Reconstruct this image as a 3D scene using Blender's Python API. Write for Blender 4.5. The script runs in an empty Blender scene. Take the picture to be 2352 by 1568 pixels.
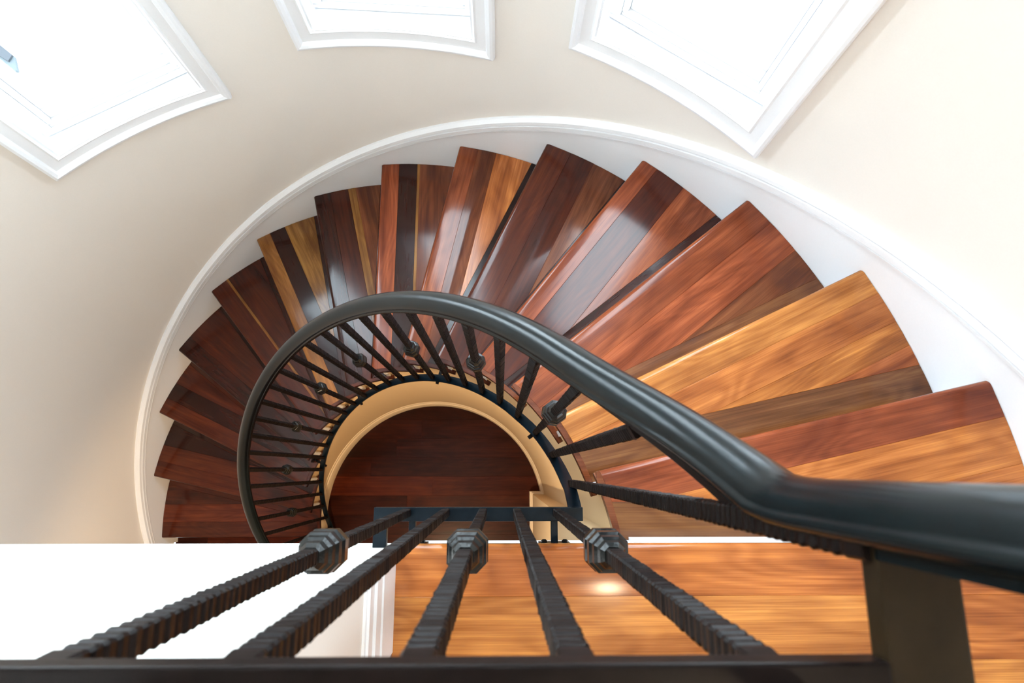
import bpy, bmesh, math, random
from mathutils import Matrix, Vector
random.seed(7)
D2R = math.pi / 180
sc = bpy.context.scene
col = sc.collection

# ------------------------------------------------------------------ camera, sky, exposure
FPX = 1388.65                      # focal length in pixels of the 2352 px wide frame
ZC = 3.9255                        # height of the camera above the lower floor
cam_d = bpy.data.cameras.new('camera')
cam_d.sensor_width = 36.0
cam_d.lens = FPX / 2352 * 36.0
cam_d.clip_start = 0.01
cam_d.clip_end = 200
cam_d.dof.use_dof = True
cam_d.dof.focus_distance = 1.5
cam_d.dof.aperture_fstop = 11.0
cam = bpy.data.objects.new('camera', cam_d)
col.objects.link(cam)
rx = Vector((0.99982836, 0.0, 0.0185269953))
rdown = Vector((0.00383628491, -0.978327272, -0.207029061))
rfwd = Vector((0.0181254648, 0.207064602, -0.978159352))
M = Matrix.Identity(4)
for i in range(3):
    M[i][0] = rx[i]
    M[i][1] = -rdown[i]
    M[i][2] = -rfwd[i]
M[0][3], M[1][3], M[2][3] = 0, 0, ZC
cam.matrix_world = M
sc.camera = cam

world = bpy.data.worlds.new('overcast_sky')
sc.world = world
world.use_nodes = True
bg = world.node_tree.nodes['Background']
bg.inputs[0].default_value = (0.84, 0.925, 1.0, 1)
bg.inputs[1].default_value = 12.6

sc.view_settings.view_transform = 'Standard'
sc.view_settings.look = 'None'
sc.view_settings.gamma = 1
sc.view_settings.use_curve_mapping = False
sc.view_settings.exposure = 0.5
LAMP_W = 2.5

# ------------------------------------------------------------------ stair geometry (metres)
CX, CY = -0.4069, -0.2678
TH0, DTH = 3.2202, 0.2247
RO = 1.5818                        # outer end of the treads = face of the skirt board
RW = RO + 0.012                    # curved wall
RI, DTHI = 0.6702, 0.1057          # inner tips of the nosings
RIN = 0.676                        # inner end of tread boards (return nosing inside of it)
RDRUM = 0.684
RS = 0.621                         # railing
H = 0.185
NT = 14                            # treads 0..13, landing is 14
ZL = 15 * H
YL = -0.133                        # landing nosing
XWL = -0.2                         # end of the wall left of the landing
CEIL = 5.45


def tread_z(k): return (k + 1) * H
def helz(th): return (1 + (TH0 - th) / DTH) * H
def pol(r, th, z=0.0): return Vector((CX + r * math.cos(th), CY + r * math.sin(th), z))


# ------------------------------------------------------------------ helpers
def link(o, parent=None):
    col.objects.link(o)
    if parent is not None:
        o.parent = parent
    return o


def mesh_obj(name, verts, faces, mat, parent=None, smooth=None, mw=None, recalc=True):
    me = bpy.data.meshes.new(name)
    me.from_pydata([tuple(v) for v in verts], [], faces)
    me.validate()
    bm = bmesh.new()
    bm.from_mesh(me)
    bmesh.ops.remove_doubles(bm, verts=bm.verts, dist=1e-6)
    if recalc:
        bmesh.ops.recalc_face_normals(bm, faces=bm.faces)
    bm.to_mesh(me)
    bm.free()
    return from_me(name, me, mat, parent, smooth, mw)


def from_me(name, me, mat, parent=None, smooth=None, mw=None):
    if mat is not None and not me.materials:
        me.materials.append(mat)
    if smooth is not None:
        for p in me.polygons:
            p.use_smooth = True
        me.set_sharp_from_angle(angle=smooth * D2R)
    o = bpy.data.objects.new(name, me)
    if mw is not None:
        o.matrix_world = mw
    return link(o, parent)


def bm_obj(name, bm, mat, parent=None, smooth=None, mw=None):
    bmesh.ops.recalc_face_normals(bm, faces=bm.faces)
    me = bpy.data.meshes.new(name)
    bm.to_mesh(me)
    bm.free()
    return from_me(name, me, mat, parent, smooth, mw)


def empty(name, loc=(0, 0, 0)):
    o = bpy.data.objects.new(name, None)
    o.empty_display_size = 0.1
    o.location = loc
    return link(o)


def tag(o, label=None, cat=None, group=None, kind=None):
    if label: o['label'] = label
    if cat: o['category'] = cat
    if group: o['group'] = group
    if kind: o['kind'] = kind
    return o


def box_vf(x0, x1, y0, y1, z0, z1):
    v = [(x, y, z) for z in (z0, z1) for y in (y0, y1) for x in (x0, x1)]
    f = [(0, 2, 3, 1), (4, 5, 7, 6), (0, 1, 5, 4), (2, 6, 7, 3), (0, 4, 6, 2), (1, 3, 7, 5)]
    return v, f


def box(name, x0, x1, y0, y1, z0, z1, mat, parent=None, bevel=0.0, mw=None):
    v, f = box_vf(x0, x1, y0, y1, z0, z1)
    bm = bmesh.new()
    vs = [bm.verts.new(p) for p in v]
    for q in f:
        bm.faces.new([vs[i] for i in q])
    if bevel:
        bmesh.ops.bevel(bm, geom=list(bm.edges), offset=bevel, segments=2, affect='EDGES', profile=0.6)
    return bm_obj(name, bm, mat, parent, None, mw)


def merge(parts):
    V, F = [], []
    for v, f in parts:
        b = len(V)
        V += list(v)
        F += [tuple(i + b for i in q) for q in f]
    return V, F


def pbox_vf(t1, t2, r1, r2, z1, z2, n=None):
    """box in polar coordinates round the stair centre"""
    if n is None:
        n = max(1, int(abs(t2 - t1) / (1.5 * D2R)))
    V, F = [], []
    for i in range(n + 1):
        t = t1 + (t2 - t1) * i / n
        for r, z in ((r1, z1), (r2, z1), (r2, z2), (r1, z2)):
            V.append(pol(r, t, z))
    for i in range(n):
        a, b = 4 * i, 4 * i + 4
        for j in range(4):
            k = (j + 1) % 4
            F.append((a + j, a + k, b + k, b + j))
    F.append((0, 1, 2, 3))
    e = 4 * n
    F.append((e + 3, e + 2, e + 1, e))
    return V, F


def sweep_vf(path, sides, prof, closed=True, ups=None):
    """path points, horizontal side vectors, profile of (side, up) pairs"""
    n, m = len(path), len(prof)
    V, F = [], []
    for i, p in enumerate(path):
        a = path[max(i - 1, 0)]
        b = path[min(i + 1, n - 1)]
        t = (b - a).normalized()
        s = sides[i]
        s = (s - t * s.dot(t)).normalized()
        u = s.cross(t)
        if ups is not None:
            u = ups[i]
        elif u.z < -1e-6:
            u = -u
        for x, y in prof:
            V.append(p + s * x + u * y)
    for i in range(n - 1):
        for j in range(m if closed else m - 1):
            k = (j + 1) % m
            F.append((i * m + j, i * m + k, (i + 1) * m + k, (i + 1) * m + j))
    if closed:
        F.append(tuple(range(m)))
        F.append(tuple(reversed(range((n - 1) * m, n * m))))
    return V, F


# ------------------------------------------------------------------ materials
def new_mat(name):
    m = bpy.data.materials.new(name)
    m.use_nodes = True
    nt = m.node_tree
    return m, nt, nt.nodes, nt.links, nt.nodes['Principled BSDF']


def paint(name, c, rough=0.6, bump=0.03, scale=220, var=0.02):
    m, nt, N, L, P = new_mat(name)
    tc = N.new('ShaderNodeTexCoord')
    no = N.new('ShaderNodeTexNoise')
    no.inputs['Scale'].default_value = scale
    no.inputs['Detail'].default_value = 3
    L.new(tc.outputs['Object'], no.inputs['Vector'])
    mx = N.new('ShaderNodeMix')
    mx.data_type = 'RGBA'
    mx.inputs[6].default_value = tuple(x * (1 - var) for x in c) + (1,)
    mx.inputs[7].default_value = tuple(min(1, x * (1 + var)) for x in c) + (1,)
    L.new(no.outputs['Fac'], mx.inputs[0])
    L.new(mx.outputs[2], P.inputs['Base Color'])
    bp = N.new('ShaderNodeBump')
    bp.inputs['Strength'].default_value = bump
    bp.inputs['Distance'].default_value = 0.002
    L.new(no.outputs['Fac'], bp.inputs['Height'])
    L.new(bp.outputs['Normal'], P.inputs['Normal'])
    P.inputs['Roughness'].default_value = rough
    return m


def wood_mat(name, rough=0.12, coat=0.55):
    """varnished walnut: colour from the object, grain along local x"""
    m, nt, N, L, P = new_mat(name)
    tc = N.new('ShaderNodeTexCoord')
    oi = N.new('ShaderNodeObjectInfo')
    mul = N.new('ShaderNodeMath'); mul.operation = 'MULTIPLY'; mul.inputs[1].default_value = 37.0
    L.new(oi.outputs['Random'], mul.inputs[0])
    cb = N.new('ShaderNodeCombineXYZ')
    L.new(mul.outputs[0], cb.inputs[0]); L.new(mul.outputs[0], cb.inputs[1])
    add = N.new('ShaderNodeVectorMath'); add.operation = 'ADD'
    L.new(tc.outputs['Object'], add.inputs[0]); L.new(cb.outputs[0], add.inputs[1])
    # slow field whose bands make the cathedral figure and swirl round knots
    def noise(sx, sy, detail, dist):
        mp = N.new('ShaderNodeMapping'); mp.inputs['Scale'].default_value = (sx, sy, sy)
        L.new(add.outputs[0], mp.inputs[0])
        n = N.new('ShaderNodeTexNoise'); n.inputs['Scale'].default_value = 1.0
        n.inputs['Detail'].default_value = detail; n.inputs['Distortion'].default_value = dist
        L.new(mp.outputs[0], n.inputs['Vector'])
        return n.outputs['Fac']

    def remap(src, a, b, c, d):
        r = N.new('ShaderNodeMapRange')
        for q, v in enumerate((a, b, c, d)):
            r.inputs[q + 1].default_value = v
        L.new(src, r.inputs[0])
        return r.outputs[0]

    def mult(a, b):
        q = N.new('ShaderNodeMath'); q.operation = 'MULTIPLY'
        L.new(a, q.inputs[0])
        if isinstance(b, float): q.inputs[1].default_value = b
        else: L.new(b, q.inputs[1])
        return q.outputs[0]

    slow = noise(1.7, 8.0, 1.5, 0.5)
    sn = N.new('ShaderNodeMath'); sn.operation = 'SINE'
    L.new(mult(slow, 75.0), sn.inputs[0])
    rings = remap(sn.outputs[0], -1.0, 1.0, 0.86, 1.07)
    fibre = noise(7.0, 380.0, 3.0, 0.0)
    streak = noise(2.2, 60.0, 4.0, 0.6)
    cloud = noise(2.6, 9.0, 3.0, 0.9)
    class _O: pass
    n1 = _O(); n1.outputs = {'Fac': fibre}
    m2 = _O(); m2.outputs = [mult(mult(rings, remap(fibre, 0.3, 0.7, 0.80, 1.16)),
                                  mult(remap(streak, 0.32, 0.68, 0.70, 1.22), remap(cloud, 0.34, 0.60, 0.55, 1.12)))]
    # darker parts lose green and blue faster: power on each channel
    sep = N.new('ShaderNodeSeparateColor'); L.new(oi.outputs['Color'], sep.inputs[0])
    com = N.new('ShaderNodeCombineColor')
    for i, e in enumerate((0.85, 1.12, 1.25)):
        pw = N.new('ShaderNodeMath'); pw.operation = 'POWER'; pw.inputs[1].default_value = e
        L.new(m2.outputs[0], pw.inputs[0])
        mm = N.new('ShaderNodeMath'); mm.operation = 'MULTIPLY'
        L.new(sep.outputs[i], mm.inputs[0]); L.new(pw.outputs[0], mm.inputs[1])
        L.new(mm.outputs[0], com.inputs[i])
    L.new(com.outputs[0], P.inputs['Base Color'])
    P.inputs['Roughness'].default_value = rough + 0.12
    P.inputs['Coat Weight'].default_value = coat
    P.inputs['Specular IOR Level'].default_value = 0.08
    P.inputs['Coat Roughness'].default_value = rough
    bp = N.new('ShaderNodeBump'); bp.inputs['Strength'].default_value = 0.04; bp.inputs['Distance'].default_value = 0.001
    L.new(n1.outputs['Fac'], bp.inputs['Height'])
    L.new(bp.outputs['Normal'], P.inputs['Normal'])
    return m


def iron_mat(name, c1, c2, rough, metal, scale=60, bump=0.15, spec=0.22):
    m, nt, N, L, P = new_mat(name)
    tc = N.new('ShaderNodeTexCoord')
    no = N.new('ShaderNodeTexNoise')
    no.inputs['Scale'].default_value = scale
    no.inputs['Detail'].default_value = 5
    L.new(tc.outputs['Object'], no.inputs['Vector'])
    cr = N.new('ShaderNodeMix'); cr.data_type = 'RGBA'
    cr.inputs[6].default_value = c1 + (1,); cr.inputs[7].default_value = c2 + (1,)
    L.new(no.outputs['Fac'], cr.inputs[0])
    L.new(cr.outputs[2], P.inputs['Base Color'])
    P.inputs['Metallic'].default_value = metal
    P.inputs['Specular IOR Level'].default_value = spec
    P.inputs['Roughness'].default_value = rough
    bp = N.new('ShaderNodeBump'); bp.inputs['Strength'].default_value = bump; bp.inputs['Distance'].default_value = 0.001
    L.new(no.outputs['Fac'], bp.inputs['Height'])
    L.new(bp.outputs['Normal'], P.inputs['Normal'])
    return m


M_WALL = paint('cream_wall_paint', (0.875, 0.825, 0.765), 0.7)
M_DRUM = paint('cream_wall_warm_lit', (0.74, 0.56, 0.34), 0.65)  # cream wall of the well, its warm light mixed into the paint colour
M_DBASE = paint('cream_baseboard_warm_lit', (0.80, 0.66, 0.47), 0.45)  # cream paint tinted tan for the warm light falling on it
M_TRIM = paint('white_trim_gloss', (0.89, 0.90, 0.925), 0.35, 0.01)
M_CEIL = paint('ceiling_white', (0.92, 0.91, 0.89), 0.8)
M_WOOD = wood_mat('walnut_boards')
M_FLOOR = wood_mat('walnut_floor', 0.2, 0.1)
M_IRON = iron_mat('wrought_iron_brown_black', (0.004, 0.0028, 0.0026), (0.012, 0.0075, 0.0065), 0.36, 0.0, 90, 0.15, 0.10)
M_BAR = iron_mat('upper_bar_lit_bronze', (0.008, 0.005, 0.003), (0.035, 0.022, 0.010), 0.4, 0.0, 40, 0.1, 0.12)  # brown of the warm light on the corner bar put into the colour
M_KNUCK = iron_mat('cast_iron_knuckle', (0.004, 0.0045, 0.0045), (0.011, 0.012, 0.0115), 0.22, 0.0, 160, 0.35, 0.35)
M_RAIL = iron_mat('handrail_black_bronze', (0.002, 0.0035, 0.004), (0.006, 0.011, 0.013), 0.2, 0.0, 25, 0.05, 0.2)  # black bronze with the teal reflection of the sky in its colour
M_SHOE = iron_mat('shoe_bar_blue_black', (0.002, 0.005, 0.008), (0.006, 0.012, 0.018), 0.3, 0.0, 80, 0.1, 0.12)
M_GROUND = paint('pale_paving', (0.7, 0.7, 0.7), 0.9)
M_GAP = paint('shadow_gap_grey', (0.012, 0.015, 0.02), 0.8)  # dark tone of the shadow gap beside the outdoor slab
M_SIDING = paint('blue_grey_stone', (0.035, 0.044, 0.048), 0.8)


def glass_mat():
    m, nt, N, L, P = new_mat('window_glass')
    N.remove(P)
    out = N['Material Output']
    tr = N.new('ShaderNodeBsdfTransparent'); tr.inputs[0].default_value = (0.94, 0.98, 0.99, 1)
    gl = N.new('ShaderNodeBsdfGlossy'); gl.inputs['Roughness'].default_value = 0.02
    mix = N.new('ShaderNodeMixShader'); mix.inputs[0].default_value = 0.06
    L.new(tr.outputs[0], mix.inputs[1]); L.new(gl.outputs[0], mix.inputs[2])
    L.new(mix.outputs[0], out.inputs[0])
    return m


def lamp_mat():
    m, nt, N, L, P = new_mat('lamp_diffuser_glow')
    P.inputs['Base Color'].default_value = (0.9, 0.85, 0.75, 1)
    P.inputs['Emission Color'].default_value = (1.0, 0.78, 0.52, 1)
    P.inputs['Emission Strength'].default_value = 110.0
    return m


M_GLASS = glass_mat()
M_LAMP = lamp_mat()

# ------------------------------------------------------------------ the curved wall with its three windows
WIN = [  # opening angles (deg), sill height
    (111.0, 128.9, 2.152),
    (78.4, 96.3, 2.310),
    (47.4, 65.3, 2.465)]
WINH = 2.88
TA, TB = 0.0, 180.0
WTH = 0.17


def curved_wall():
    ts = set([TA, TB])
    for a, b, z in WIN:
        ts |= {a, b}
    t = TA
    while t < TB:
        if min(abs(t - s) for s in ts) > 0.5:
            ts.add(t)
        t += 1.5
    ts = sorted(ts)
    V, F = [], []

    def quad(p):
        b = len(V)
        V.extend(p)
        F.append((b, b + 1, b + 2, b + 3))
    r1, r2 = RW, RW + WTH
    for t1, t2 in zip(ts[:-1], ts[1:]):
        segs = [(0.0, CEIL)]
        for a, b, z in WIN:
            if t1 >= a - 1e-6 and t2 <= b + 1e-6:
                segs = [(0.0, z), (z + WINH, CEIL)]
        u1, u2 = t1 * D2R, t2 * D2R
        for z1, z2 in segs:
            quad([pol(r1, u1, z1), pol(r1, u1, z2), pol(r1, u2, z2), pol(r1, u2, z1)])
            quad([pol(r2, u1, z1), pol(r2, u2, z1), pol(r2, u2, z2), pol(r2, u1, z2)])
        if len(segs) == 2:
            for z in (segs[0][1], segs[1][0]):
                quad([pol(r1, u1, z), pol(r2, u1, z), pol(r2, u2, z), pol(r1, u2, z)])
    for a, b, z in WIN:
        for t in (a, b):
            u = t * D2R
            quad([pol(r1, u, z), pol(r2, u, z), pol(r2, u, z + WINH), pol(r1, u, z + WINH)])
    o = mesh_obj('wall_curved', V, F, M_WALL, None, 30, recalc=False)
    tag(o, 'cream curved stairwell wall pierced by three windows', kind='structure')


curved_wall()


def casing_side(side, a, b, z1, z2, parent):
    """one mitred side of the picture frame moulding round an opening"""
    prof = [(0.0, 0.0), (0.0, 0.012), (0.006, 0.016), (0.012, 0.013), (0.040, 0.014), (0.046, 0.022),
            (0.056, 0.026), (0.064, 0.024), (0.067, 0.016), (0.067, 0.0)]
    n = 14
    V, F = [], []
    for i in range(n + 1):
        s = i / n
        for o, p in prof:
            da = o / RW
            lo, hi = a - da, b + da
            zb, zt = z1 - o, z2 + o
            if side == 'bottom':
                th, z = lo + (hi - lo) * s, zb
            elif side == 'top':
                th, z = lo + (hi - lo) * s, zt
            elif side == 'left':
                th, z = hi, zb + (zt - zb) * s
            else:
                th, z = lo, zb + (zt - zb) * s
            V.append(pol(RW - p, th, z))
    m = len(prof)
    for i in range(n):
        for j in range(m):
            k = (j + 1) % m
            F.append((i * m + j, i * m + k, (i + 1) * m + k, (i + 1) * m + j))
    F.append(tuple(range(m)))
    F.append(tuple(range(n * m, n * m + m)))
    return mesh_obj('casing', V, F, M_TRIM, parent, 25)


def rect_frame(hw_o, hw_i, z0o, z0i, z1i, z1o, y0, y1):
    """four boxes of a rectangular frame in the plane of the window (x, z), depth y"""
    return [box_vf(-hw_o, hw_o, y0, y1, z0o, z0i), box_vf(-hw_o, hw_o, y0, y1, z1i, z1o),
            box_vf(-hw_o, -hw_i, y0, y1, z0i, z1i), box_vf(hw_i, hw_o, y0, y1, z0i, z1i)]


for n, (a, b, zs) in enumerate(WIN):
    w = empty('window_%d' % (n + 1), pol(RW, (a + b) / 2 * D2R, zs))
    tag(w, ['left window in the curved wall, lowest of the three', 'middle window in the curved wall, cut by the top edge',
            'right window in the curved wall, highest of the three'][n], kind='structure')
    inv = Matrix.Translation(-Vector(w.location))
    ua, ub = a * D2R, b * D2R
    parts = []
    for side in ('bottom', 'left', 'right', 'top'):
        parts.append(casing_side(side, ua, ub, zs, zs + WINH, w))
    V, F = pbox_vf(ua, ub, RW - 0.0122, RW + 0.11, zs - 0.006, zs + 0.002, 14)
    parts.append(mesh_obj('sill', V, F, M_TRIM, w, 25))
    for t1, t2 in ((ua, ua + 0.004), (ub - 0.004, ub)):
        V, F = pbox_vf(t1, t2, RW - 0.008, RW + 0.11, zs, zs + WINH, 1)
        parts.append(mesh_obj('jamb', V, F, M_TRIM, w))
    V, F = pbox_vf(ua, ub, RW - 0.008, RW + 0.11, zs + WINH - 0.006, zs + WINH + 0.004, 14)
    parts.append(mesh_obj('head', V, F, M_TRIM, w, 25))
    tc = (ua + ub) / 2
    # flat window unit behind the curved sill: local y points outwards
    Rz = Matrix.Translation(Vector((CX, CY, zs))) @ Matrix.Rotation(tc - math.pi / 2, 4, 'Z')
    for nm, fr in (('frame', rect_frame(0.247, 0.218, 0.004, 0.022, WINH - 0.03, WINH - 0.004, 1.640, 1.755)),
                   ('stop', rect_frame(0.220, 0.203, 0.020, 0.034, WINH - 0.04, WINH - 0.028, 1.652, 1.752)),
                   ('sash', rect_frame(0.205, 0.174, 0.032, 0.080, WINH - 0.075, WINH - 0.038, 1.672, 1.715))):
        V, F = merge(fr)
        bm = bmesh.new()
        for v in V:
            bm.verts.new(Rz @ Vector(v))
        bm.verts.ensure_lookup_table()
        for f in F:
            bm.faces.new([bm.verts[i] for i in f])
        bmesh.ops.bevel(bm, geom=list(bm.edges), offset=0.003, segments=2, affect='EDGES')
        parts.append(bm_obj(nm, bm, M_TRIM, w, 30))
    V, F = box_vf(-0.175, 0.175, 1.692, 1.696, 0.079, WINH - 0.074)
    parts.append(mesh_obj('pane', [Rz @ Vector(v) for v in V], F, M_GLASS, w))
    for p in parts:
        p.matrix_parent_inverse = inv
    # portal: guides sky sampling through the opening, gives off no light itself
    pd = bpy.data.lights.new('sky_portal', 'AREA')
    pd.shape = 'RECTANGLE'
    pd.size, pd.size_y = 0.36, WINH - 0.15
    pd.cycles.is_portal = True
    po = link(bpy.data.objects.new('sky_portal', pd))
    c = pol(1.74, tc, zs + WINH / 2)
    po.matrix_world = Matrix.Translation(c) @ Matrix.Rotation(tc - math.pi / 2, 4, 'Z') @ Matrix.Rotation(-math.pi / 2, 4, 'X')

# ------------------------------------------------------------------ straight walls, ceiling, slabs
XR, XL, YB = pol(RW, 0).x, pol(RW, math.pi).x, -2.6


def wall(name, x0, x1, y0, y1, z0, z1, mat, label):
    return tag(box(name, x0, x1, y0, y1, z0, z1, mat), label, kind='structure')


wall('wall_right', XR, XR + WTH, YB - WTH, CY, 0, CEIL, M_WALL, 'straight cream wall right of the landing')
wall('wall_left', XL - WTH, XL, YB - WTH, CY, 0, CEIL, M_WALL, 'straight cream wall left of the stair foot')
wall('wall_back', XL, XR, YB - WTH, YB, 0, CEIL, M_WALL, 'cream wall behind the landing')
YBF = -0.146
wall('wall_bulkhead', XL, XWL, -0.300, YBF, 2.638, CEIL, M_WALL, 'white wall ending beside the landing, above the stair foot')
V, F = pbox_vf(-2 * D2R, 182 * D2R, 0.0, RW + WTH, CEIL, CEIL + 0.1, 60)
V2, F2 = box_vf(XL - WTH, XR + WTH, YB - WTH, CY, CEIL, CEIL + 0.1)
tag(mesh_obj('ceiling', *merge([(V, F), (V2, F2)]), M_CEIL), 'white ceiling over the stairwell', kind='structure')

# ------------------------------------------------------------------ wood colours (linear)
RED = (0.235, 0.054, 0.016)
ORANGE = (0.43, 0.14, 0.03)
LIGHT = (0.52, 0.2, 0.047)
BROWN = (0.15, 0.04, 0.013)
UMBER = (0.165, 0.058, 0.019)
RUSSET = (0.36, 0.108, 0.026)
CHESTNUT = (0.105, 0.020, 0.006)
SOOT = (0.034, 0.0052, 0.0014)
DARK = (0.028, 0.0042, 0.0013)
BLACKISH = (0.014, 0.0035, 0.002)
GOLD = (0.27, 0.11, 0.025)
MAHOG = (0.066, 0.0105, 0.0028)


def setcol(o, c, j=0.12):
    k = 1 + random.uniform(-j, j)
    o.color = (c[0] * k, c[1] * k * (1 + random.uniform(-0.06, 0.06)), c[2] * k, 1)


# floors -----------------------------------------------------------------------------------
def plank_mesh(name, poly, zt, zb, mat, parent, mw, front=None, fb=0.010):
    """prism from a polygon in the plank's own plane; front: function(v) marking rounded edge vertices"""
    bm = bmesh.new()
    top = [bm.verts.new((p[0], p[1], zt)) for p in poly]
    bot = [bm.verts.new((p[0], p[1], zb)) for p in poly]
    bm.faces.new(top)
    bm.faces.new(list(reversed(bot)))
    m = len(poly)
    for i in range(m):
        j = (i + 1) % m
        bm.faces.new((top[i], bot[i], bot[j], top[j]))
    tops = [e for e in bm.edges if all(abs(v.co.z - zt) < 1e-7 for v in e.verts)]
    fr = []
    if front:
        fr = [e for e in bm.edges if all(front(v.co) for v in e.verts) and abs(e.verts[0].co.z - e.verts[1].co.z) < 1e-7]
    small = [e for e in tops if e not in fr]
    if fr:
        bmesh.ops.bevel(bm, geom=fr, offset=fb, segments=5, affect='EDGES', profile=0.5)
        small = [e for e in small if e.is_valid]
    bmesh.ops.bevel(bm, geom=small, offset=0.0007, segments=1, affect='EDGES')
    return bm_obj(name, bm, mat, parent, 40, mw)


def rect_poly(x0, x1, y0, y1):
    return [(x0, y0), (x1, y0), (x1, y1), (x0, y1)]


fl = tag(box('floor', XL, XR, YB, 1.0, -0.12, -0.014, M_FLOOR), 'dark walnut plank floor at the foot of the stairwell', kind='structure')
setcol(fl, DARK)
y = 0.43
row = 0
while y > YB:
    y2 = max(y - 0.118, YB)
    cut = -0.9 + 0.55 * ((row * 5) % 7) / 7.0
    xs = [-1.995, cut - 0.9, cut, 0.245] if y > -0.14 else [-1.995, cut - 0.9, cut, XR - 0.001]
    for x0, x1 in zip(xs[:-1], xs[1:]):
        mw = Matrix.Translation(((x0 + x1) / 2, (y + y2) / 2, 0))
        o = plank_mesh('plank', rect_poly(-(x1 - x0) / 2, (x1 - x0) / 2, -(y - y2) / 2, (y - y2) / 2), 0, -0.014, M_FLOOR, fl, mw)
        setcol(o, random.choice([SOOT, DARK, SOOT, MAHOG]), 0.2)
    y = y2
    row += 1

YF = -0.146
fl2 = tag(mesh_obj('floor_landing', *merge([box_vf(XWL, XR, YB, YF, 2.592, ZL - 0.028), box_vf(XL, XWL, YB, -0.165, 2.64, ZL - 0.028)]), M_TRIM), 'walnut plank landing at the head of the stairs', kind='structure')
rows = [(YL, -0.222, [(-0.1895, XR - 0.002, ORANGE)]),
        (-0.222, -0.3295, [(-0.1895, 0.80, LIGHT), (0.80, XR - 0.002, ORANGE)]),
        (-0.3295, -0.437, [(XL + 0.3, 0.02, ORANGE), (0.02, XR - 0.002, LIGHT)])]
yy = -0.437
while yy > YB + 0.01:
    y2 = max(yy - 0.1075, YB)
    c = random.uniform(-0.6, 0.7)
    rows.append((yy, y2, [(XL + 0.002, c, random.choice([ORANGE, LIGHT, GOLD])), (c, XR - 0.002, random.choice([ORANGE, LIGHT, RED]))]))
    yy = y2
for i, (y1, y2, segs) in enumerate(rows):
    for x0, x1, c in segs:
        hy = (y1 - y2) / 2
        mw = Matrix.Translation(((x0 + x1) / 2, (y1 + y2) / 2, ZL))
        fn = (lambda v, hy=hy: v.y > hy - 1e-6) if i == 0 else None
        o = plank_mesh('plank' if i else 'nosing', rect_poly(-(x1 - x0) / 2, (x1 - x0) / 2, -hy, hy), 0, -0.028,
                       M_WOOD, fl2, mw, fn)
        setcol(o, c, 0.06)

# ------------------------------------------------------------------ staircase
st = empty('staircase', pol(0.0, 0, 0))
tag(st, 'curved walnut staircase with white risers winding up along the wall', 'staircase')
ST_INV = Matrix.Translation(-Vector(st.location))


def nosing_line(k):
    """two points (inner, outer) of the front edge of tread k"""
    if k == NT:
        return Vector((0.0, YL)), Vector((1.0, YL))
    a = pol(RI, TH0 - k * DTH + DTHI)
    b = pol(RO, TH0 - k * DTH)
    return Vector((a.x, a.y)), Vector((b.x, b.y))


def back_normal(k):
    a, b = nosing_line(k)
    u = (b - a).normalized()
    return u, Vector((u.y, -u.x))       # towards the higher steps


def line_circle(k, off, r):
    a, b = nosing_line(k)
    u, nrm = back_normal(k)
    p = a + nrm * off - Vector((CX, CY))
    bq = p.dot(u)
    t = -bq + math.sqrt(bq * bq - p.dot(p) + r * r)
    s = p + u * t
    return s + Vector((CX, CY)), math.atan2(s.y, s.x)


def unwrap(th, ref):
    while th - ref > math.pi: th -= 2 * math.pi
    while th - ref < -math.pi: th += 2 * math.pi
    return th


def arc_pts(r, t1, t2, n):
    return [Vector((CX + r * math.cos(t1 + (t2 - t1) * i / n), CY + r * math.sin(t1 + (t2 - t1) * i / n))) for i in range(n + 1)]


def clip(poly, fn):
    """keep the part of the polygon where fn(x, v) >= 0 (fn linear)"""
    out = []
    for i in range(len(poly)):
        p, q = poly[i], poly[(i + 1) % len(poly)]
        a, b = fn(*p), fn(*q)
        if a >= 0: out.append(p)
        if (a >= 0) != (b >= 0):
            t = a / (a - b)
            out.append((p[0] + t * (q[0] - p[0]), p[1] + t * (q[1] - p[1])))
    res = []
    for p in out:
        if not res or (abs(p[0] - res[-1][0]) + abs(p[1] - res[-1][1])) > 1e-6:
            res.append(p)
    if len(res) > 1 and abs(res[0][0] - res[-1][0]) + abs(res[0][1] - res[-1][1]) < 1e-6:
        res.pop()
    return res


# boards of each tread from the nosing back, then the last board (width, colour), which lies along the next riser
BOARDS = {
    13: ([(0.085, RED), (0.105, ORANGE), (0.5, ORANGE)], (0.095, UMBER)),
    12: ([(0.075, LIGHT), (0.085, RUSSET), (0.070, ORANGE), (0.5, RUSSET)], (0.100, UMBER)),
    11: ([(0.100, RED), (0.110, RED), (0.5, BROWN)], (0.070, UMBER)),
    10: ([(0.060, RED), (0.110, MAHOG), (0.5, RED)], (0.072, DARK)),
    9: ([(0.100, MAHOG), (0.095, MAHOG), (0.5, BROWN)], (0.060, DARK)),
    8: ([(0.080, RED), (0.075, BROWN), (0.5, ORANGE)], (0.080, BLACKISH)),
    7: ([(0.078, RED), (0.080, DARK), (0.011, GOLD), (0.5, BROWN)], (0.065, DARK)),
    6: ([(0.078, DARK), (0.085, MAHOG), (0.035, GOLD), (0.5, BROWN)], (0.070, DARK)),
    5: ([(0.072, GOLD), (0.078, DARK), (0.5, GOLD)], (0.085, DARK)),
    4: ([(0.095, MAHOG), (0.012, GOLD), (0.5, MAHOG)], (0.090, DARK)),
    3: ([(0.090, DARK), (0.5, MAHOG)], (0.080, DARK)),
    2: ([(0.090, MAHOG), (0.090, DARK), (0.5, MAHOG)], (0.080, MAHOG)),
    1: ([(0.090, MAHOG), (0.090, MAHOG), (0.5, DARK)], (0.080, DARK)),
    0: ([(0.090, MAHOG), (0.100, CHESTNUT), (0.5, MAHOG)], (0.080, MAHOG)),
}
TT = 0.028            # board thickness
OVER = 0.030          # nosing in front of the riser
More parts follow.
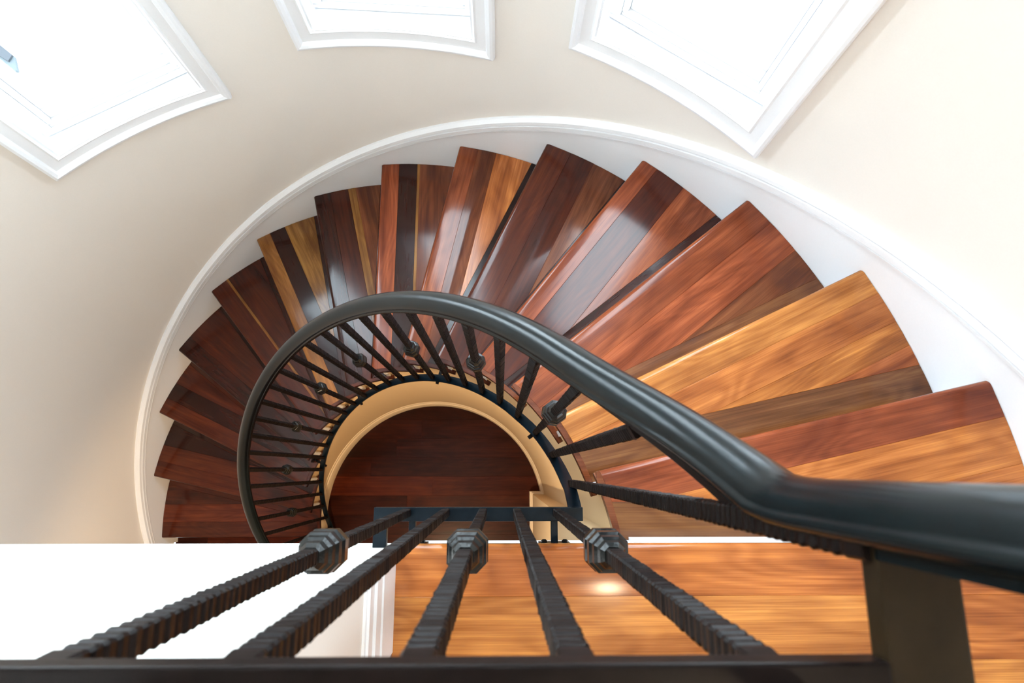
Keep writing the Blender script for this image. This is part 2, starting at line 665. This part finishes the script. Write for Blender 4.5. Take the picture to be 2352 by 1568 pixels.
for k in range(NT):
    zt = tread_z(k)
    tref = TH0 - k * DTH
    f_in, t_in1 = line_circle(k, 0, RIN)
    f_out, t_out1 = line_circle(k, 0, RO - 0.001)
    b_in, t_in2 = line_circle(k + 1, OVER, RIN)
    b_out, t_out2 = line_circle(k + 1, OVER, RO - 0.001)
    t_in1, t_in2 = unwrap(t_in1, tref), unwrap(t_in2, tref)
    t_out1, t_out2 = unwrap(t_out1, tref), unwrap(t_out2, tref)
    poly = arc_pts(RO - 0.001, t_out1, t_out2, 10) + arc_pts(RIN, t_in2, t_in1, 8)
    a, b = nosing_line(k)
    u, nrm = back_normal(k)
    # underlay of the tread, hidden below the boards
    cpoly = arc_pts(RO - 0.004, t_out1 - 0.03, t_out2, 6) + arc_pts(RIN + 0.004, t_in2, t_in1 - 0.07, 6)
    V = [(p.x, p.y, zt - TT) for p in cpoly] + [(p.x, p.y, zt - TT - 0.006) for p in cpoly]
    m = len(cpoly)
    F = [tuple(range(m)), tuple(range(2 * m - 1, m - 1, -1))] + [(i, (i + 1) % m, m + (i + 1) % m, m + i) for i in range(m)]
    tr = mesh_obj('tread', V, F, M_WOOD, st)
    tr.matrix_parent_inverse = ST_INV
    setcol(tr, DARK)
    # boards: local x along the grain, local -y towards the riser behind
    ub, nb = back_normal(k + 1)
    bpt = (b_in + b_out) / 2
    front_boards, (bw, bcol) = BOARDS[k]

    def frame(o, uu, nn):
        return Matrix(((uu.x, -nn.x, 0, o.x), (uu.y, -nn.y, 0, o.y), (0, 0, 1, zt), (0, 0, 0, 1)))
    mid = (f_in + f_out) / 2
    mw = frame(mid, u, nrm)
    loc = [((p - mid).dot(u), max((p - mid).dot(nrm), 0.0)) for p in poly]

    def back_dist(x, v):
        return (bpt - (mid + u * x + nrm * v)).dot(nb)
    v0 = 0.0
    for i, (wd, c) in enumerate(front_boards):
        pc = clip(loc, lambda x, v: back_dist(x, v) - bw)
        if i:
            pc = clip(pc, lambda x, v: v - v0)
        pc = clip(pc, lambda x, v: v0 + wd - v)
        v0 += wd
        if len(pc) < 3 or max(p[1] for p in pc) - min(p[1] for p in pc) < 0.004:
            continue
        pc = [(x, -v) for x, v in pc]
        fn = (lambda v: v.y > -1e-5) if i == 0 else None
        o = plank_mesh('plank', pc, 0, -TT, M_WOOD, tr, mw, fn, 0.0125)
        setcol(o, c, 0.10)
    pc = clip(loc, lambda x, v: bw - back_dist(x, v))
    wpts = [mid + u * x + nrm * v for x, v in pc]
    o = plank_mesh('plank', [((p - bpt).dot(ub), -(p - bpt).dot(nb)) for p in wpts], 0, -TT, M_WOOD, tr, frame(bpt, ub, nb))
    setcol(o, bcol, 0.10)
    # return nosing along the open end, running past the next riser
    tl = t_in2 - 0.032 / RIN
    if k == NT - 1:
        tl = t_in2 + 0.01
    V, F = pbox_vf(t_in1, tl, RIN - 0.014, RIN, zt - TT, zt, 10)
    bm = bmesh.new()
    for v in V: bm.verts.new(v)
    bm.verts.ensure_lookup_table()
    for f in F: bm.faces.new([bm.verts[i] for i in f])
    ed = [e for e in bm.edges if all(abs((Vector((v.co.x - CX, v.co.y - CY)).length) - (RIN - 0.014)) < 1e-5 for v in e.verts)
          and abs(e.verts[0].co.z - e.verts[1].co.z) < 1e-6]
    bmesh.ops.bevel(bm, geom=ed, offset=0.006, segments=3, affect='EDGES')
    o = bm_obj('return_nosing', bm, M_WOOD, tr, 40)
    setcol(o, BROWN if k > 9 else MAHOG, 0.05)
    # riser below this tread
    zb = tread_z(k - 1) if k else 0.0
    p1, _ = line_circle(k, OVER, RIN - 0.002)
    p2, _ = line_circle(k, OVER, RO - 0.001)
    q1, q2 = p1 + nrm * 0.016, p2 + nrm * 0.016
    V = [(p.x, p.y, z) for z in (zb, zt - TT - 0.0005) for p in (p1, p2, q2, q1)]
    F = [(0, 1, 2, 3), (7, 6, 5, 4), (0, 4, 5, 1), (1, 5, 6, 2), (2, 6, 7, 3), (3, 7, 4, 0)]
    r = mesh_obj('riser', V, F, M_TRIM, st)
    r.matrix_parent_inverse = ST_INV
V, F = box_vf(0.272, XR - 0.02, -0.1458, -0.140, tread_z(13), ZL - 0.0285)
r = mesh_obj('riser', V, F, M_TRIM, st)
r.matrix_parent_inverse = ST_INV

# inner curved wall (the drum below the open ends of the treads), stepping up below each tread
parts = []
edges = [unwrap(line_circle(k, OVER, RIN)[1], TH0 - k * DTH) for k in range(NT + 1)]
parts.append(pbox_vf(200 * D2R, edges[0], RDRUM, RDRUM + 0.06, 0, 0.16))
for k in range(NT):
    parts.append(pbox_vf(edges[k], edges[k + 1], RDRUM, RDRUM + 0.06, 0, tread_z(k) - TT - 0.0005))
wi = mesh_obj('wall_inner', *merge(parts), M_DRUM, None, 30)
tag(wi, 'cream curved wall, tinted as if warmly lit, of the open well below the inner ends of the treads', kind='structure')
ip = wall('wall_well_end', 0.196, 0.42, YB, -0.1475, 0, 2.591, M_DRUM, 'cream wall end, tinted as if warmly lit, under the landing corner at the well')


def base_prof(r, sgn=-1):
    return [(r, 0.0), (r + sgn * 0.015, 0.0), (r + sgn * 0.015, 0.085), (r + sgn * 0.012, 0.092), (r + sgn * 0.013, 0.105),
            (r + sgn * 0.006, 0.112), (r + sgn * 0.004, 0.125), (r, 0.128)]


V, F = [], []
pr = base_prof(RDRUM, -1)
n = 90
t1, t2 = 200 * D2R, edges[NT] + 0.008
for i in range(n + 1):
    t = t1 + (t2 - t1) * i / n
    V += [pol(r, t, z) for r, z in pr]
m = len(pr)
F = [(i * m + j, i * m + (j + 1) % m, (i + 1) * m + (j + 1) % m, (i + 1) * m + j) for i in range(n) for j in range(m)]
F += [tuple(range(m)), tuple(range(n * m, n * m + m))]
tag(mesh_obj('baseboard_inner', V, F, M_DBASE, None, 25), 'curved cream baseboard at the bottom of the well', kind='structure')
b1 = box_vf(0.181, 0.196, YB, -0.1325, 0, 0.11)
b2 = box_vf(0.196, 0.262, -0.1475, -0.1325, 0, 0.11)
b3 = box_vf(0.188, 0.196, YB, -0.1395, 0.11, 0.128)
b4 = box_vf(0.196, 0.262, -0.1475, -0.1395, 0.11, 0.128)
tag(mesh_obj('baseboard_well_end', *merge([b1, b2, b3, b4]), M_DBASE), 'cream baseboard round the wall end in the well', kind='structure')

# skirt board following the stairs on the outer wall
V, F = [], []
pr = [(RW + 0.001, -0.32), (RO, -0.32), (RO, 0.084), (RO - 0.008, 0.087), (RO - 0.009, 0.095), (RO - 0.001, 0.099),
      (RO - 0.001, 0.102), (RO - 0.012, 0.105), (RO - 0.012, 0.125), (RO - 0.003, 0.129), (RO - 0.003, 0.132), (RO - 0.012, 0.135),
      (RO - 0.010, 0.150), (RO + 0.004, 0.161), (RW + 0.001, 0.161)]
n = 150
t1, t2 = 186 * D2R, -1 * D2R
for i in range(n + 1):
    t = t1 + (t2 - t1) * i / n
    V += [pol(r, t, max(helz(t) + z, 0.0 + 0.0004 * j)) for j, (r, z) in enumerate(pr)]
m = len(pr)
F = [(i * m + j, i * m + (j + 1) % m, (i + 1) * m + (j + 1) % m, (i + 1) * m + j) for i in range(n) for j in range(m)]
F += [tuple(range(m)), tuple(range(n * m, n * m + m))]
tag(mesh_obj('baseboard_curved', V, F, M_TRIM, None, 20), 'white moulded skirt board climbing the curved wall beside the treads', kind='structure')

# baseboard round the wall end on the landing
parts = []
for o, z0, z1 in ((0.0125, 0, 0.105), (0.009, 0.105, 0.112), (0.0105, 0.112, 0.15), (0.006, 0.15, 0.165), (0.008, 0.165, 0.19), (0.004, 0.19, 0.2)):
    parts.append(box_vf(XWL - 0.3, XWL + o, -0.300 - o, -0.300, ZL + z0, ZL + z1))
    parts.append(box_vf(XWL, XWL + o, -0.300, YBF - 0.0005, ZL + z0, ZL + z1))
tag(mesh_obj('baseboard_landing', *merge(parts), M_TRIM), 'white baseboard on the wall end beside the landing', kind='structure')

# ------------------------------------------------------------------ railing
rl = empty('stair_railing', (0, 0, 0))
rl.location = (0.1413, -0.077, 2.7)
tag(rl, 'black wrought iron railing with moulded handrail and knuckled balusters', 'railing')
RL_INV = Matrix.Translation(-Vector(rl.location))


def rpart(name, V, F, mat, smooth=None):
    o = mesh_obj(name, V, F, mat, rl, smooth)
    o.matrix_parent_inverse = RL_INV
    return o


ZSH = 2.712            # top of the level shoe bar
ZBAR = ZC - 0.252      # top of the level upper bar
YG = -0.0895           # centre line of the guard
XCOR = 0.1675


def catmull(P, per=8):
    out = []
    for i in range(len(P) - 1):
        p0, p1, p2, p3 = P[max(i - 1, 0)], P[i], P[i + 1], P[min(i + 2, len(P) - 1)]
        for j in range(per):
            t = j / per
            out.append(0.5 * ((2 * p1) + (-p0 + p2) * t + (2 * p0 - 5 * p1 + 4 * p2 - p3) * t * t + (-p0 + 3 * p1 - 3 * p2 + p3) * t ** 3))
    out.append(P[-1].copy())
    return out


def sides_for(path):
    S = []
    n = len(path)
    for i in range(n):
        t = path[min(i + 1, n - 1)] - path[max(i - 1, 0)]
        t.z = 0
        if t.length < 1e-6:
            S.append(S[-1])
        else:
            t.normalize()
            S.append(Vector((-t.y, t.x, 0)))
    return S


# shoe bar: helix, then up to the level of the landing and along its edge
SH_OFF = -0.05
hp = [pol(RS, t * D2R, helz(t * D2R) + SH_OFF) for t in range(198, 44, -3)]
hp += [Vector((0.0965, 0.1045, 2.215)), Vector((0.1335, 0.0245, 2.43)), Vector((0.1475, -0.0425, 2.625))]
shoe_c = catmull(hp, 4)
e1 = Vector((0.147, -0.0650, 2.680)); e2 = Vector((0.147, -0.0850, ZSH))
shoe_c += [e1, e2]
SW, SHT = 0.013, 0.016
rp = [(-SW, -SHT), (SW, -SHT), (SW, 0), (-SW, 0)]
rpart('shoe_bar', *sweep_vf(shoe_c, sides_for(shoe_c), rp, ups=[Vector((0, 0, 1))] * len(shoe_c)), M_SHOE, 30)
YSH = -0.0847
o = box('shoe_bar', -0.244, 0.160, YSH - SW, YSH + SW, ZSH - SHT, ZSH + 0.0004, M_SHOE, rl, 0.0012)
o.matrix_parent_inverse = RL_INV
o = box('shoe_return', -0.244, -0.218, YBF, YSH - SW + 0.0005, ZSH - SHT, ZSH, M_SHOE, rl, 0.0012)
o.matrix_parent_inverse = RL_INV


def shoe_at(t):
    """point on the shoe bar at an angle round the stair centre (radians)"""
    best = None
    for p in shoe_c:
        a = math.atan2(p.y - CY, p.x - CX)
        if a < -1.5: a += 2 * math.pi
        d = abs(a - t)
        if best is None or d < best[0]:
            best = (d, p, a)
    i = shoe_c.index(best[1])
    j = i + 1 if (best[2] > t and i + 1 < len(shoe_c)) else max(i - 1, 0)
    q = shoe_c[j]
    b = math.atan2(q.y - CY, q.x - CX)
    if b < -1.5: b += 2 * math.pi
    w = 0 if abs(b - best[2]) < 1e-9 else (t - best[2]) / (b - best[2])
    return best[1].lerp(q, max(0, min(1, w)))


# handrail
R_BASE = 0.952
rail_c = [pol(RS, t * D2R, helz(t * D2R) + R_BASE) for t in range(198, 29, -2)]
sd = [pol(1, t * D2R) - pol(0, 0) for t in range(198, 29, -2)]
p0 = rail_c[-1]
pitch = math.atan2(H / DTH / RS, 1.0)
r_ease = 0.34
ys, zs_ = -0.0355 + r_ease * (1 - math.sin(pitch)), 0
tgt = Vector((0.1645, ys, 0))
run = (Vector((tgt.x, tgt.y)) - Vector((p0.x, p0.y))).length
tgt.z = p0.z + run * math.tan(pitch)
mid_ = p0.lerp(tgt, 0.5) + Vector((0.002, 0, 0))
rail_c += [mid_, tgt]
sd += [Vector((0.96, 0.28, 0)), Vector((1, 0.08, 0))]
for i in range(1, 9):
    ph = pitch + (math.pi / 2 - pitch) * i / 8
    rail_c.append(Vector((0.1645 + 0.003 * i / 8, tgt.y - r_ease * (math.sin(ph) - math.sin(pitch)), tgt.z + r_ease * (math.cos(pitch) - math.cos(ph)))))
    sd.append(Vector((1, 0, 0)))
ZTOP = ZC - 0.115      # base of the level handrail
top = rail_c[-1]
rail_c.append(Vector((top.x, top.y, (top.z + ZTOP - 0.03) / 2))); sd.append(Vector((1, 0, 0)))
for i in range(0, 7):
    ph = math.pi / 2 * (1 - i / 6)
    rail_c.append(Vector((XCOR, top.y - 0.03 * (1 - math.sin(ph)), ZTOP - 0.03 + 0.03 * math.cos(ph)))); sd.append(Vector((1, 0, 0)))
# rounded corner into the guard
last = rail_c[-1]
rc = 0.03
for i in range(1, 7):
    ph = math.pi / 2 * i / 6
    rail_c.append(Vector((XCOR - rc * (1 - math.cos(ph)), last.y - rc * math.sin(ph), ZTOP)))
    sd.append(Vector((math.cos(ph), -math.sin(ph), 0)))
YGR = rail_c[-1].y
rail_c.append(Vector((-0.19, YGR, ZTOP))); sd.append(Vector((0, -1, 0)))
for _ in range(22):          # ease the joint between the helix and the gooseneck
    q = [p.copy() for p in rail_c]
    qs = [p.copy() for p in sd]
    n0_ = len(range(198, 29, -2))
    for i in range(n0_ - 5, n0_ + 7):
        q[i] = (rail_c[i - 1] + rail_c[i] * 2 + rail_c[i + 1]) / 4
        qs[i] = (sd[i - 1] + sd[i] * 2 + sd[i + 1]) / 4
    rail_c, sd = q, qs
half = [(0.0165, 0.0), (0.0165, 0.0045), (0.0205, 0.0062), (0.0228, 0.0090), (0.0232, 0.0120), (0.0222, 0.0146), (0.0206, 0.0157),
        (0.0202, 0.0172), (0.0196, 0.0205), (0.0178, 0.0246), (0.0147, 0.0288), (0.0106, 0.0325), (0.0060, 0.0351), (0.0020, 0.0362)]
half = [(x, y * 0.85) for x, y in half]
prof = half + [(-x, y) for x, y in reversed(half)]
ups = []
for i, p in enumerate(rail_c):
    a = rail_c[max(i - 1, 0)]; b = rail_c[min(i + 1, len(rail_c) - 1)]
    t = (b - a).normalized()
    s = sd[i].normalized(); s = (s - t * s.dot(t)).normalized(); sd[i] = s
    u = t.cross(s)
    # heading -theta with the side pointing outwards: up is side x heading or its opposite
    if i and ups and u.dot(ups[-1]) < 0: u = -u
    if not i and u.z < 0: u = -u
    ups.append(u)
rpart('handrail', *sweep_vf(rail_c, sd, prof, ups=ups), M_RAIL, 50)
nch = len(range(198, 29, -2)) + 2 + 5
chp = [(-0.0145, -0.008), (0.0145, -0.008), (0.0145, 0.0005), (-0.0145, 0.0005)]
rpart('rail_channel', *sweep_vf(rail_c[:nch], sd[:nch], chp, ups=ups[:nch]), M_IRON, 30)
# level upper bar of the guard: from the gooseneck round the corner to the wall
BT = 0.0125
o = box('upper_bar', XCOR - 0.0165, XCOR + 0.0165, YG - 0.0165, top.y + 0.006, ZBAR - BT, ZBAR, M_BAR, rl, 0.0015)
o.matrix_parent_inverse = RL_INV
o = box('upper_bar', -0.20, XCOR - 0.016, YG - 0.0165, YG + 0.0165, ZBAR - BT, ZBAR + 0.0003, M_IRON, rl, 0.0015)
o.matrix_parent_inverse = RL_INV
for x in (-0.15, 0.0, 0.12):
    o = box('rail_spacer', x - 0.006, x + 0.006, YGR - 0.006, YGR + 0.006, ZBAR, ZTOP + 0.001, M_IRON, rl)
    o.matrix_parent_inverse = RL_INV

# balusters: hammered square bar with notched edges
BH = 0.0072
bal_cache = {}


def baluster_mesh(length):
    key = round(length, 2)
    if key in bal_cache:
        return bal_cache[key], key
    rnd = random.Random(int(key * 1000))
    V, F = [], []
    z, p = 0.0, 0.0095
    rings = [(0.0, BH)]
    while z < key - p - 0.004:
        a = 1 + rnd.uniform(-0.03, 0.03)
        rings.append((z + 0.0012, BH * 0.90 * a))
        rings.append((z + 0.0058, BH * 1.04 * a))
        rings.append((z + 0.0082, BH * 1.06 * a))
        z += p * rnd.uniform(0.9, 1.1)
    rings.append((key, BH))
    for zz, h in rings:
        cx_, cy_ = rnd.uniform(-0.0002, 0.0002), rnd.uniform(-0.0002, 0.0002)
        c = h * 0.80
        for x, y in ((h, -c), (h, c), (c, h), (-c, h), (-h, c), (-h, -c), (-c, -h), (c, -h)):
            V.append((x + cx_, y + cy_, zz))
    for i in range(len(rings) - 1):
        for j in range(8):
            k = (j + 1) % 8
            F.append((i * 8 + j, i * 8 + k, (i + 1) * 8 + k, (i + 1) * 8 + j))
    F.append(tuple(range(7, -1, -1)))
    e = (len(rings) - 1) * 8
    F.append(tuple(range(e, e + 8)))
    me = bpy.data.meshes.new('baluster')
    me.from_pydata(V, [], F)
    me.materials.append(M_IRON)
    bal_cache[key] = me
    return me, key


def knuckle_mesh():
    pr = [(-0.040, 0.0090), (-0.037, 0.0125), (-0.034, 0.0125), (-0.030, 0.0165), (-0.024, 0.0205), (-0.008, 0.0212), (-0.002, 0.0185),
          (0.001, 0.0180), (0.002, 0.0203), (0.011, 0.0198), (0.0135, 0.0170), (0.0150, 0.0160), (0.0160, 0.0175), (0.0235, 0.0165),
          (0.0255, 0.0135), (0.0270, 0.0128), (0.0275, 0.0138), (0.0340, 0.0122), (0.0400, 0.0088)]
    V, F = [], []
    for z, h in pr:
        c = h * 0.52
        for x, y in ((h, -c), (h, c), (c, h), (-c, h), (-h, c), (-h, -c), (-c, -h), (c, -h)):
            V.append((x, y, z))
    for i in range(len(pr) - 1):
        for j in range(8):
            k = (j + 1) % 8
            F.append((i * 8 + j, i * 8 + k, (i + 1) * 8 + k, (i + 1) * 8 + j))
    F.append(tuple(range(7, -1, -1)))
    e = (len(pr) - 1) * 8
    F.append(tuple(range(e, e + 8)))
    me = bpy.data.meshes.new('knuckle')
    me.from_pydata(V, [], F)
    me.materials.append(M_KNUCK)
    return me


KN = knuckle_mesh()


def add_baluster(p, ztop, rot, kz=None):
    me, L_ = baluster_mesh(ztop - p.z)
    o = link(bpy.data.objects.new('baluster', me), rl)
    o.matrix_parent_inverse = RL_INV
    o.location = p
    o.scale = (1, 1, (ztop - p.z) / L_)
    o.rotation_euler = (0, 0, rot)
    if kz is not None:
        k = link(bpy.data.objects.new('knuckle', KN), o)
        k.location = (0, 0, (kz - p.z) / o.scale[2])
        k.scale = (1, 1, 1 / o.scale[2])


for i in range(-2, 25):
    t = (36.2 + 6.57 * i) * D2R
    p = shoe_at(t)
    a = math.atan2(p.y - CY, p.x - CX)
    zt = helz(t) + R_BASE - 0.004
    if i == -2:
        p, a, zt = Vector((0.1545, -0.0295, 2.575)), 0.0, ZBAR - 0.004
    add_baluster(p - Vector((0, 0, 0.004)), zt, a, (helz(t) + 0.50) if i % 3 == 0 else None)
for j, x in enumerate((-0.180, -0.1053, -0.0336, 0.0315, 0.1085)):
    add_baluster(Vector((x, YSH + 0.0035, ZSH - 0.002)), ZBAR - BT + 0.002, 0, (ZC - 0.645) if j % 2 == 0 else None)

# brackets between the shoe bar and the wall
for t in (36.2, 73.4, 112.2, 151.6, 190):
    tt = t * D2R
    p = shoe_at(tt)
    zb = p.z - SHT - 0.006
    V, F = pbox_vf(tt - 0.009, tt + 0.009, RS - 0.020, RDRUM + 0.001, zb - 0.004, zb + 0.006, 1)
    br = rpart('bracket', V, F, M_IRON)
    V, F = pbox_vf(tt - 0.03, tt + 0.03, RDRUM - 0.006, RDRUM - 0.0003, zb - 0.022, zb + 0.02, 2)
    pl = mesh_obj('bracket_plate', V, F, M_IRON, br)


def bolt_vf(c, r, h, axis):
    V, F = [], []
    for q, (d, rr) in enumerate(((0, r), (h * 0.6, r), (h, r * 0.5))):
        for i in range(8):
            a = i * math.pi / 4
            e = [rr * math.cos(a), rr * math.sin(a)]
            v = Vector((e[0], d, e[1])) if axis == 'y' else Vector((e[0], e[1], d))
            V.append(Vector(c) + v)
    for q in range(2):
        for i in range(8):
            j = (i + 1) % 8
            F.append((q * 8 + i, q * 8 + j, q * 8 + 8 + j, q * 8 + 8 + i))
    F.append(tuple(range(16, 24)))
    F.append(tuple(range(7, -1, -1)))
    return V, F


for x in (0.1045, -0.170):
    o = box('bracket', x - 0.0065, x + 0.0065, -0.1455, YSH - SW + 0.001, ZSH - SHT + 0.001, ZSH - 0.003, M_SHOE, rl, 0.001)
    o.matrix_parent_inverse = RL_INV
    pl = box('bracket_plate', x - 0.030, x + 0.030, -0.1455, -0.1375, ZSH - 0.030, ZSH + 0.012, M_SHOE, o, 0.0012)
    for s in (-1, 1):
        V, F = bolt_vf((x + s * 0.020, -0.1375, ZSH - 0.006), 0.006, 0.006, 'y')
        mesh_obj('bolt', V, F, M_KNUCK, pl)
V, F = bolt_vf((XCOR - 0.005, YG, ZBAR - 0.0005), 0.006, 0.004, 'z')
rpart('bolt', V, F, M_KNUCK)

# ------------------------------------------------------------------ lamps on the ceiling
def downlight(x, y, watts, label, z=CEIL, colour=(1.0, 0.74, 0.48), cone=150, blend=0.6):
    e = empty('recessed_downlight', (x, y, z))
    tag(e, label, 'ceiling light')
    V, F = [], []
    pr = [(0.085, 0.0), (0.085, -0.004), (0.078, -0.008), (0.066, -0.006), (0.062, -0.001)]
    n = 32
    for i in range(n):
        a = 2 * math.pi * i / n
        V += [(r * math.cos(a), r * math.sin(a), z) for r, z in pr]
    m = len(pr)
    for i in range(n):
        k = (i + 1) % n
        F += [(i * m + j, i * m + j + 1, k * m + j + 1, k * m + j) for j in range(m - 1)]
    mesh_obj('trim_ring', V, F, M_TRIM, e, 30)
    V = [(0.064 * math.cos(2 * math.pi * i / n), 0.064 * math.sin(2 * math.pi * i / n), -0.0015) for i in range(n)]
    V += [(v[0], v[1], -0.0005) for v in V]
    F = [tuple(range(n)), tuple(range(2 * n - 1, n - 1, -1))] + [(i, (i + 1) % n, n + (i + 1) % n, n + i) for i in range(n)]
    mesh_obj('diffuser', V, F, M_LAMP, e)
    ld = bpy.data.lights.new('downlight_lamp', 'SPOT')
    ld.energy = watts
    ld.color = colour
    ld.shadow_soft_size = 0.06
    ld.spot_size = cone * D2R
    ld.spot_blend = blend
    lo = link(bpy.data.objects.new('downlight_lamp', ld), e)
    lo.location = (0, 0, -0.03)


downlight(0.64, -0.62, LAMP_W, 'recessed ceiling downlight above the landing edge')
downlight(0.15, -2.1, 8.0, 'added ceiling downlight at the back of the landing to brighten the window wall', CEIL, (1.0, 0.84, 0.66), 170, 0.3)  # unseen lamp, added to throw more light on the window wall
downlight(-0.9, -1.3, LAMP_W, 'recessed ceiling downlight behind the white wall end')

downlight(-0.45, -0.95, 95.0, 'recessed downlight under the landing, above the foot of the stairs', 2.640, (1.0, 0.70, 0.40), 104, 0.35)

# ------------------------------------------------------------------ outside
g = wall('ground', -30, 30, 1.6, 40, -0.62, -0.5, M_GROUND, 'pale paved ground outside the windows')

sl = empty('garden_step', (-3.95, 3.1, -0.5))
tag(sl, 'blue-grey slab with a dark strip as its shadow gap outside the left window', 'step')


def prism(name, pts, z0, z1, mat, parent):
    n = len(pts)
    V = [(x, y, z0) for x, y in pts] + [(x, y, z1) for x, y in pts]
    F = [tuple(range(n)), tuple(range(2 * n - 1, n - 1, -1))] + [(i, (i + 1) % n, n + (i + 1) % n, n + i) for i in range(n)]
    o = mesh_obj(name, V, F, mat, parent)
    o.matrix_parent_inverse = Matrix.Translation(-Vector(parent.location))
    return o


K = 1.0402
prism('slab', [(x * K, y * K) for x, y in ((-3.812, 3.157), (-3.765, 3.03), (-4.101, 2.98), (-4.167, 3.36))], -0.5, -0.47, M_SIDING, sl)
prism('shadow_gap_strip', [(x * K, y * K) for x, y in ((-3.812, 3.157), (-3.834, 3.10), (-4.155, 3.30), (-4.167, 3.437))], -0.47, -0.455, M_GAP, sl)  # dark strip in place of the shadow gap along the slab
